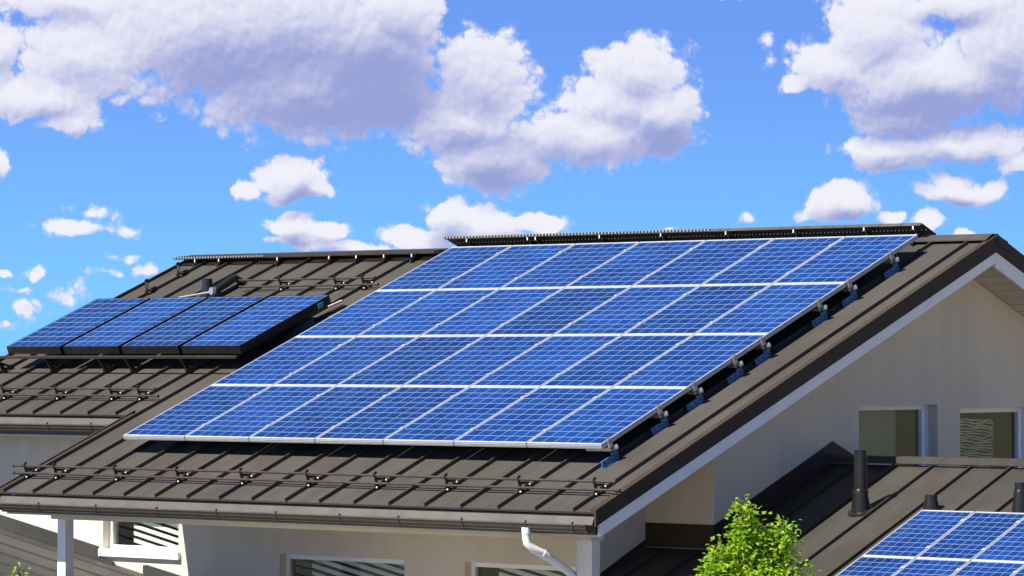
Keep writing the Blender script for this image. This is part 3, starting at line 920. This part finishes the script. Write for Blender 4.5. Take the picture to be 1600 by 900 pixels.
# ================================================================== BLUE WRAPPED PANEL BRACKETS ALONG THE RIGHT EDGE
# measured distance up the slope of each bracket
def make_mount(label):
    root = thing('panel_bracket', label, 'bracket', (0, 0, 0), (PITCH, 0, 0), 'brackets along the right edge of the large array')
    b = MB()                                          # seam clamp in blue film: plate standing on the roof
    b.box(.002, .016, -.19, .085, .002, .074)
    b.box(.0165, .032, -.19, .085, .002, .012)
    b.box(.001, .017, -.01, .085, .0745, .100)
    b.build('seam_clamp', M['blue'], root, bevel=.003)
    for y in (-.15, -.06, .04):
        k = MB(); k.tube([(.0165, y, .045), (.023, y, .045)], .009, 8); k.build('bolt', M['dark'], root)
    c = MB()                                          # rail end and angle
    c.box(-.30, .020, -.022, .022, .12, .16)
    c.tube([(.022, .03, .135), (.050, .065, .135)], .030, 12)
    c.box(.004, .026, .02, .08, .1125, .119)
    c.build('rail_end', M['steel'], root, bevel=.003)
    e = MB()                                          # end clamp gripping the frame
    e.box(.004, .030, -.026, .026, .161, .236)
    e.box(-.014, .030, -.026, .026, .2365, .246)
    e.tube([(.010, -.010, .2462), (.010, -.010, .266)], .009, 8)
    e.tube([(.022, .012, .2462), (.022, .012, .266)], .007, 6)
    e.build('end_clamp', M['steel'], root, bevel=.002)
    return root
mp = None
ps = [.26, .86, 1.32, 1.98, 2.42, 3.15, 3.68, 4.64]
ys = None
MOUNT_S = [.20, 1.07, 1.70, 2.44, 2.96, 4.06, 4.66, 5.52]
for k, s_ in enumerate(MOUNT_S):
    lab = 'blue wrapped bracket under the right edge of the large array, %s' % (
        ['lowest of eight', 'second from bottom', 'third from bottom', 'fourth from bottom', 'fourth from top', 'third from top', 'second from top', 'topmost of eight'][k])
    loc = onroof(.002, s_, 0)
    if mp is None: mp = make_mount(lab); mp.location = loc
    else: dup(mp, loc, lab)

# ================================================================== SNOW GUARDS
def guard_bracket_mb():
    m = MB()
    # seam clamp, upright with hooked head and raked strut, in roof-local coordinates (x, up-slope, normal)
    m.box(-.016, .016, -.045, .050, .004, .050)
    m.prism([(-.014, .045), (.020, .045), (.014, .150), (.026, .166), (.040, .160), (.042, .176), (.018, .190), (-.004, .178), (-.010, .150)], -.008, .008, 0)
    m.prism([(.018, .090), (.125, .046), (.148, .050), (.145, .066), (.018, .122)], -.0055, .0055, 0)
    m.box(-.020, .020, .085, .150, .004, .050)
    return m
def bolts_mb():
    m = MB()
    for (y, z) in ((-.035, .030), (.030, .034), (.125, .045)):
        m.tube([(.017, y, z), (.030, y, z)], .011, 8)
    return m
def snow_guard(label, x0, x1, y, brk, x0b=None, x1b=None):
    s0 = s_of(y)
    base = onroof((x0 + x1) / 2, s0, 0)
    root = thing('snow_guard', label, 'snow guard', base, (PITCH, 0, 0), 'snow guards on the brown roof')
    cx = (x0 + x1) / 2
    for (n, sy, e) in ((.070, -.020, .05), (.148, .008, 0)):
        r_ = MB(); r_.tube([(x0 - cx, sy, n), (x1 - cx + e, sy, n)], .0135, 10)
        for xx in (x0 - cx + .01, x1 - cx + e - .01): r_.tube([(xx - .012, sy, n), (xx + .012, sy, n)], .0185, 10)
        r_.build('rail', M['rail'], root, smooth=True)
    me = bo = None
    for x in brk:
        if me is None:
            ob = guard_bracket_mb().build('bracket', M['dark'], root); me = ob.data
            bb = bolts_mb().build('bolt', M['bolt'], ob); bo = bb.data
        else:
            ob = bpy.data.objects.new('bracket', me); COL.objects.link(ob); ob.parent = root
            bb = bpy.data.objects.new('bolt', bo); COL.objects.link(bb); bb.parent = ob
        ob.location = (x - cx, 0, 0)
    return root
snow_guard('long brown two bar snow guard above the lower gutter, in front of the large array', -8.12, .70, -.585,
           [seams[k] for k in (17, 16, 14, 12, 10, 8, 6, 4, 2, 0)])
snow_guard('brown two bar snow guard above the left gutter, below the black framed panels', -11.95, -8.02, 1.535,
           [-11.67, -10.71, -9.75, -8.79, -8.31])
snow_guard('short brown two bar snow guard above the black framed panels, near the ridge', -9.98, -7.62, 4.90,
           [-9.27, -8.31, -7.83])

# ================================================================== RIDGE WALKWAYS
def grating(m, x0, x1, p0, p1, th, bars):
    """perforated plank between front edge p0 and back edge p1 (y, z)"""
    d_ = Vector((p1[0] - p0[0], p1[1] - p0[1])); L = d_.length; d_ /= L; n = Vector((-d_.y, d_.x))
    def q(s_, z): v = Vector(p0) + d_ * s_ + n * z; return (v.x, v.y)
    m.prism([q(-.002, -.022), q(.012, -.022), q(.012, .012), q(-.002, .012)], x0, x1, 0)
    m.prism([q(L - .012, -.02), q(L + .004, -.02), q(L + .004, .012), q(L - .012, .012)], x0, x1, 0)
    m.prism([q(L * .5 - .006, -.016), q(L * .5 + .006, -.016), q(L * .5 + .006, -.001), q(L * .5 - .006, -.001)], x0, x1, 0)
    k = int((x1 - x0) / bars)
    for i in range(k + 1):
        x = x0 + .004 + i * (x1 - x0 - .008) / k
        m.prism([q(.0125, -.004), q(L - .0125, -.004), q(L - .0125, .010), q(.0125, .010)], x - .019, x + .019, 0)
def walkway(label, x0, x1, p0, p1, brk, dots):
    root = thing('roof_walkway', label, 'roof walkway', ((x0 + x1) / 2, YRG, ridge_z))
    inv = Matrix.Translation((-(x0 + x1) / 2, -YRG, -ridge_z))
    m = MB(); grating(m, x0, x1, p0, p1, .02, .052)
    o = m.build('grating', M['rail'], root); o.matrix_parent_inverse = inv
    lp = MB()                                              # drilled lip along the front edge
    lp.box(x0 + .01, x0 + .01 + dots[0], p0[0] - .010, p0[0] - .003, p0[1] - .012, p0[1] + .010)
    o = lp.build('lip', M['studs'], root); o.matrix_parent_inverse = inv
    for x in brk:
        b = MB()
        zt = lambda y: p0[1] + (y - p0[0]) * (p1[1] - p0[1]) / (p1[0] - p0[0]) - .026
        ya, yb = p0[0] + .07, p1[0] - .03
        rzz = lambda y: rz(y) if y < YRG else back_z(y)
        b.prism([(ya, zt(ya)), (yb, zt(yb)), (yb, zt(yb) - .02), (ya + .14, rzz(ya + .14) + .03), (ya + .03, rz(ya + .03) + .005), (ya - .05, rz(ya - .05) + .005), (ya - .05, rz(ya - .05) + .05)], x - .006, x + .006, 0)
        b.box(x - .02, x + .02, ya - .10, ya - .0505, rz(ya - .09) + .01, rz(ya - .05) + .045)
        o = b.build('support_bracket', M['dark'], root); o.matrix_parent_inverse = inv
        k = MB(); k.box(x - .008, x + .008, p0[0] - .008, p0[0] - .002, p0[1] - .062, p0[1] - .024)
        k.build('bolt', M['bolt'], o)
    return root
walkway('tilted brown grating walkway along the ridge above the large array', -7.42, -.20, (5.925, 2.392), (6.225, 2.272),
        [-7.05, -6.05, -5.92, -4.9, -3.95, -2.97, -1.98, -.98, -.30], (4.2, 0))
walkway('flat brown grating walkway along the ridge of the left roof', -12.14, -7.45, (5.76, 2.215), (6.05, 2.245),
        [-11.48 - .25, -11.28, -10.2, -9.27, -8.79, -8.31, -7.83], (1.7, 0))

# ================================================================== RAIL IN FRONT OF THE BLACK PANELS
mr = thing('mounting_rail', 'brown rail on short legs under the front edge of the black framed panels', 'mounting rail', onroof(-9.5, s_of(2.36), 0), (PITCH, 0, 0))
q = MB(); q.box(-2.13, 2.15, -.125, -.095, .228, .256)
q.build('rail', M['rail'], mr, bevel=.004)
for x in (-11.63, -10.71, -9.75, -9.27, -8.31):
    l = MB()
    xx = x + 9.5
    l.prism([(-.122, .2275), (-.098, .2275), (.01, .03), (-.02, .005), (-.05, .03)], xx - .012, xx + .012, 0)
    l.prism([(-.07, .13), (-.045, .15), (.10, .04), (.09, .02)], xx - .010, xx + .010, 0)
    l.box(xx - .03, xx + .03, -.06, .0, .002, .06)
    l.box(xx - .03, xx + .03, .06, .12, .002, .055)
    l.build('leg', M['black'], mr)
# loose seam fixings at the left rake
for (x, y, lab) in ((-11.67, 4.88, 'dark seam fixing bracket just above the leftmost black framed panel'),
                    (-11.67, 5.45, 'dark seam fixing bracket under the left end of the ridge walkway')):
    sfx = thing('seam_bracket', lab, 'bracket', onroof(x, s_of(y), 0), (PITCH, 0, 0), 'fixing brackets at the left rake')
    b = MB(); b.box(-.025, .025, -.06, .0, .002, .06); b.box(-.025, .025, .05, .12, .002, .06)
    b.prism([(-.045, .05), (.0, .05), (.03, .20), (-.02, .20)], -.01, .01, 0)
    b.build('clamp', M['dark'], sfx, bevel=.004)
    k = MB(); k.tube([(.026, -.03, .03), (.036, -.03, .03)], .014, 8); k.box(.011, .020, -.03, -.0, .07, .16)
    k.build('bolt', M['steel'], sfx)

# insulated feed pipes of the black panels
ip = thing('insulated_pipe', 'black insulated pipe with a bare silver end above the black framed panels', 'pipe', onroof(-10.3, s_of(4.9), 0))
inv = Matrix.Translation(-ip.location)
a = onroof(-10.235, s_of(4.68), .10); b2 = onroof(-10.235, s_of(5.06), .125); b3 = onroof(-10.20, s_of(5.14), .03)
m = MB(); m.tube([a, a.lerp(b2, .06), a.lerp(b2, .95), b2, b3], [.040, .050, .053, .050, .04], 16)
o = m.build('insulation', M['rubber'], ip, smooth=True); o.matrix_parent_inverse = inv
m = MB(); e0 = onroof(-10.70, s_of(4.50), .09); e1 = onroof(-10.235, s_of(4.66), .10)
m.tube([e0 + Vector((.25, -.05, -.06)), e0, e1], .013, 10)
o = m.build('bare_pipe', M['alu'], ip, smooth=True); o.matrix_parent_inverse = inv
m = MB(); m.tube([a + Vector((-.01, -.05, 0)), a + Vector((0, .0, .0))], .05, 12)
o = m.build('collar', M['steel'], ip, smooth=True); o.matrix_parent_inverse = inv
st = thing('pipe_stub', 'short silver pipe stub at the upper right corner of the rightmost black framed panel', 'pipe', onroof(-7.45, s_of(4.0), 0))
inv = Matrix.Translation(-st.location)
m = MB(); a = onroof(-7.62, s_of(4.06), .12); b2 = onroof(-7.54, s_of(4.22), .13)
m.tube([a, b2], .015, 10)
o = m.build('bare_pipe', M['alu'], st, smooth=True); o.matrix_parent_inverse = inv
m = MB(); m.tube([onroof(-7.62, s_of(3.8), .05), onroof(-7.53, s_of(4.2), .06), onroof(-7.50, s_of(4.26), .02)], .028, 10)
o = m.build('insulation', M['rubber'], st, smooth=True); o.matrix_parent_inverse = inv

# ================================================================== TREES
def tree(label, loc, blobs, n, leaf, cat='tree', name='broadleaf_tree', seed=1):
    rr = random.Random(seed)
    root = thing(name, label, cat, loc)
    top = max(b[2] for b in blobs)
    t = MB()
    zb = 0.0
    ax = [(0, 0, 0), (.03, .02, top * .35), (-.02, .03, top * .7), (blobs[0][0], blobs[0][1], top * .97)]
    t.tube(ax, [.085, .065, .038, .006], 9)
    for (bx_, by_, bz_, rx, rz_) in blobs:
        z0 = max(top * .35, bz_ - rz_ * 1.6 - .5 * math.hypot(bx_, by_))
        f = z0 / top
        st_ = Vector((0, 0, z0))
        en = Vector((bx_, by_, bz_ + rz_ * .5))
        md = st_.lerp(en, .5) + Vector((0, 0, -.08))
        t.tube([st_, md, en], [.026, .016, .004], 6)
        for q in range(5):
            v = Vector((rr.uniform(-1, 1), rr.uniform(-1, 1), rr.uniform(-.3, 1))).normalized()
            t.tube([md.lerp(en, .3 + .12 * q), en + Vector((v.x * rx, v.y * rx, v.z * rz_)) * .85], [.008, .002], 5)
    t.build('trunk', M['bark'], root)
    c = MB(); bm = c.bm
    for (bx_, by_, bz_, rx, rz_) in blobs:
        k = int(n * (rx * (rx + rz_) / 2) * (1.0 if bz_ > top - 1.05 else .45))
        # leaves hang in small sprays
        sprays = []
        for _ in range(max(10, k // 9)):
            v = Vector((rr.gauss(0, 1), rr.gauss(0, 1), rr.gauss(0, 1))).normalized()
            r_ = (rr.random() ** .42) * rr.uniform(.75, 1.12)
            sprays.append(Vector((bx_ + v.x * rx * r_, by_ + v.y * rx * r_, bz_ + v.z * rz_ * r_)))
        for _ in range(k):
            s_ = rr.choice(sprays)
            p_ = s_ + Vector((rr.gauss(0, 1), rr.gauss(0, 1), rr.gauss(0, 1))) * leaf * .95
            L = leaf * rr.uniform(.7, 1.35); W_ = L * rr.uniform(.55, .8)
            out_ = (p_ - Vector((bx_, by_, bz_ - rz_ * .3))).normalized()
            d_ = (out_ + Vector((rr.uniform(-.8, .8), rr.uniform(-.8, .8), rr.uniform(-1.0, .2)))).normalized()
            nn = (Vector((0, 0, 1)) * .8 + out_ * .5 + Vector((rr.uniform(-.7, .7), rr.uniform(-.7, .7), rr.uniform(-.4, .4)))).normalized()
            sd = d_.cross(nn).normalized(); up = sd.cross(d_)
            P0 = p_; P3 = p_ + d_ * L - up * L * .18
            a_ = bm.verts.new(P0); b_ = bm.verts.new(p_ + d_ * L * .45 + sd * W_ * .5 + up * L * .05)
            c_ = bm.verts.new(P3); e_ = bm.verts.new(p_ + d_ * L * .45 - sd * W_ * .5 + up * L * .05)
            mm = bm.verts.new(p_ + d_ * L * .5 - up * L * .06)
            bm.faces.new((a_, b_, mm)); bm.faces.new((b_, c_, mm)); bm.faces.new((c_, e_, mm)); bm.faces.new((e_, a_, mm))
    me = bpy.data.meshes.new('crown'); bm.to_mesh(me); bm.free(); me.materials.append(M['leaf'])
    o = bpy.data.objects.new('crown', me); COL.objects.link(o); o.parent = root
    return root
bx0, by0 = 6.845, -6.54
ex, ey = .757, .654                       # crown spreads mostly along this direction
def B(u, z, r, rz_, v=0.0):
    u *= .93
    return (ex * u - ey * v, ey * u + ex * v, z - GROUND, r, rz_)
tree('young tree with bright green leaves in front of the gable wall', (bx0, by0, GROUND),
     [B(-.07, -.37, .075, .13), B(-.05, -.55, .13, .15), B(.16, -.55, .13, .14, .05), B(.25, -.47, .08, .09), B(-.26, -.66, .09, .11), B(-.30, -.80, .12, .14, -.05),
      B(-.05, -.80, .24, .20), B(.22, -.78, .17, .18), B(.0, -1.15, .42, .32), B(-.1, -1.7, .5, .4, .1), B(.12, -2.3, .5, .5, -.1), B(.46, -.86, .07, .11)], 34000, .041)
tree('sapling with its leafy green tip in front of the lean-to roof', (2.68, -10.14, GROUND),
     [B(.0, -.79, .05, .07), B(-.08, -.84, .05, .06), B(.04, -.95, .13, .13), B(0, -1.3, .2, .3), B(.03, -1.8, .22, .35)], 20000, .036, seed=5)
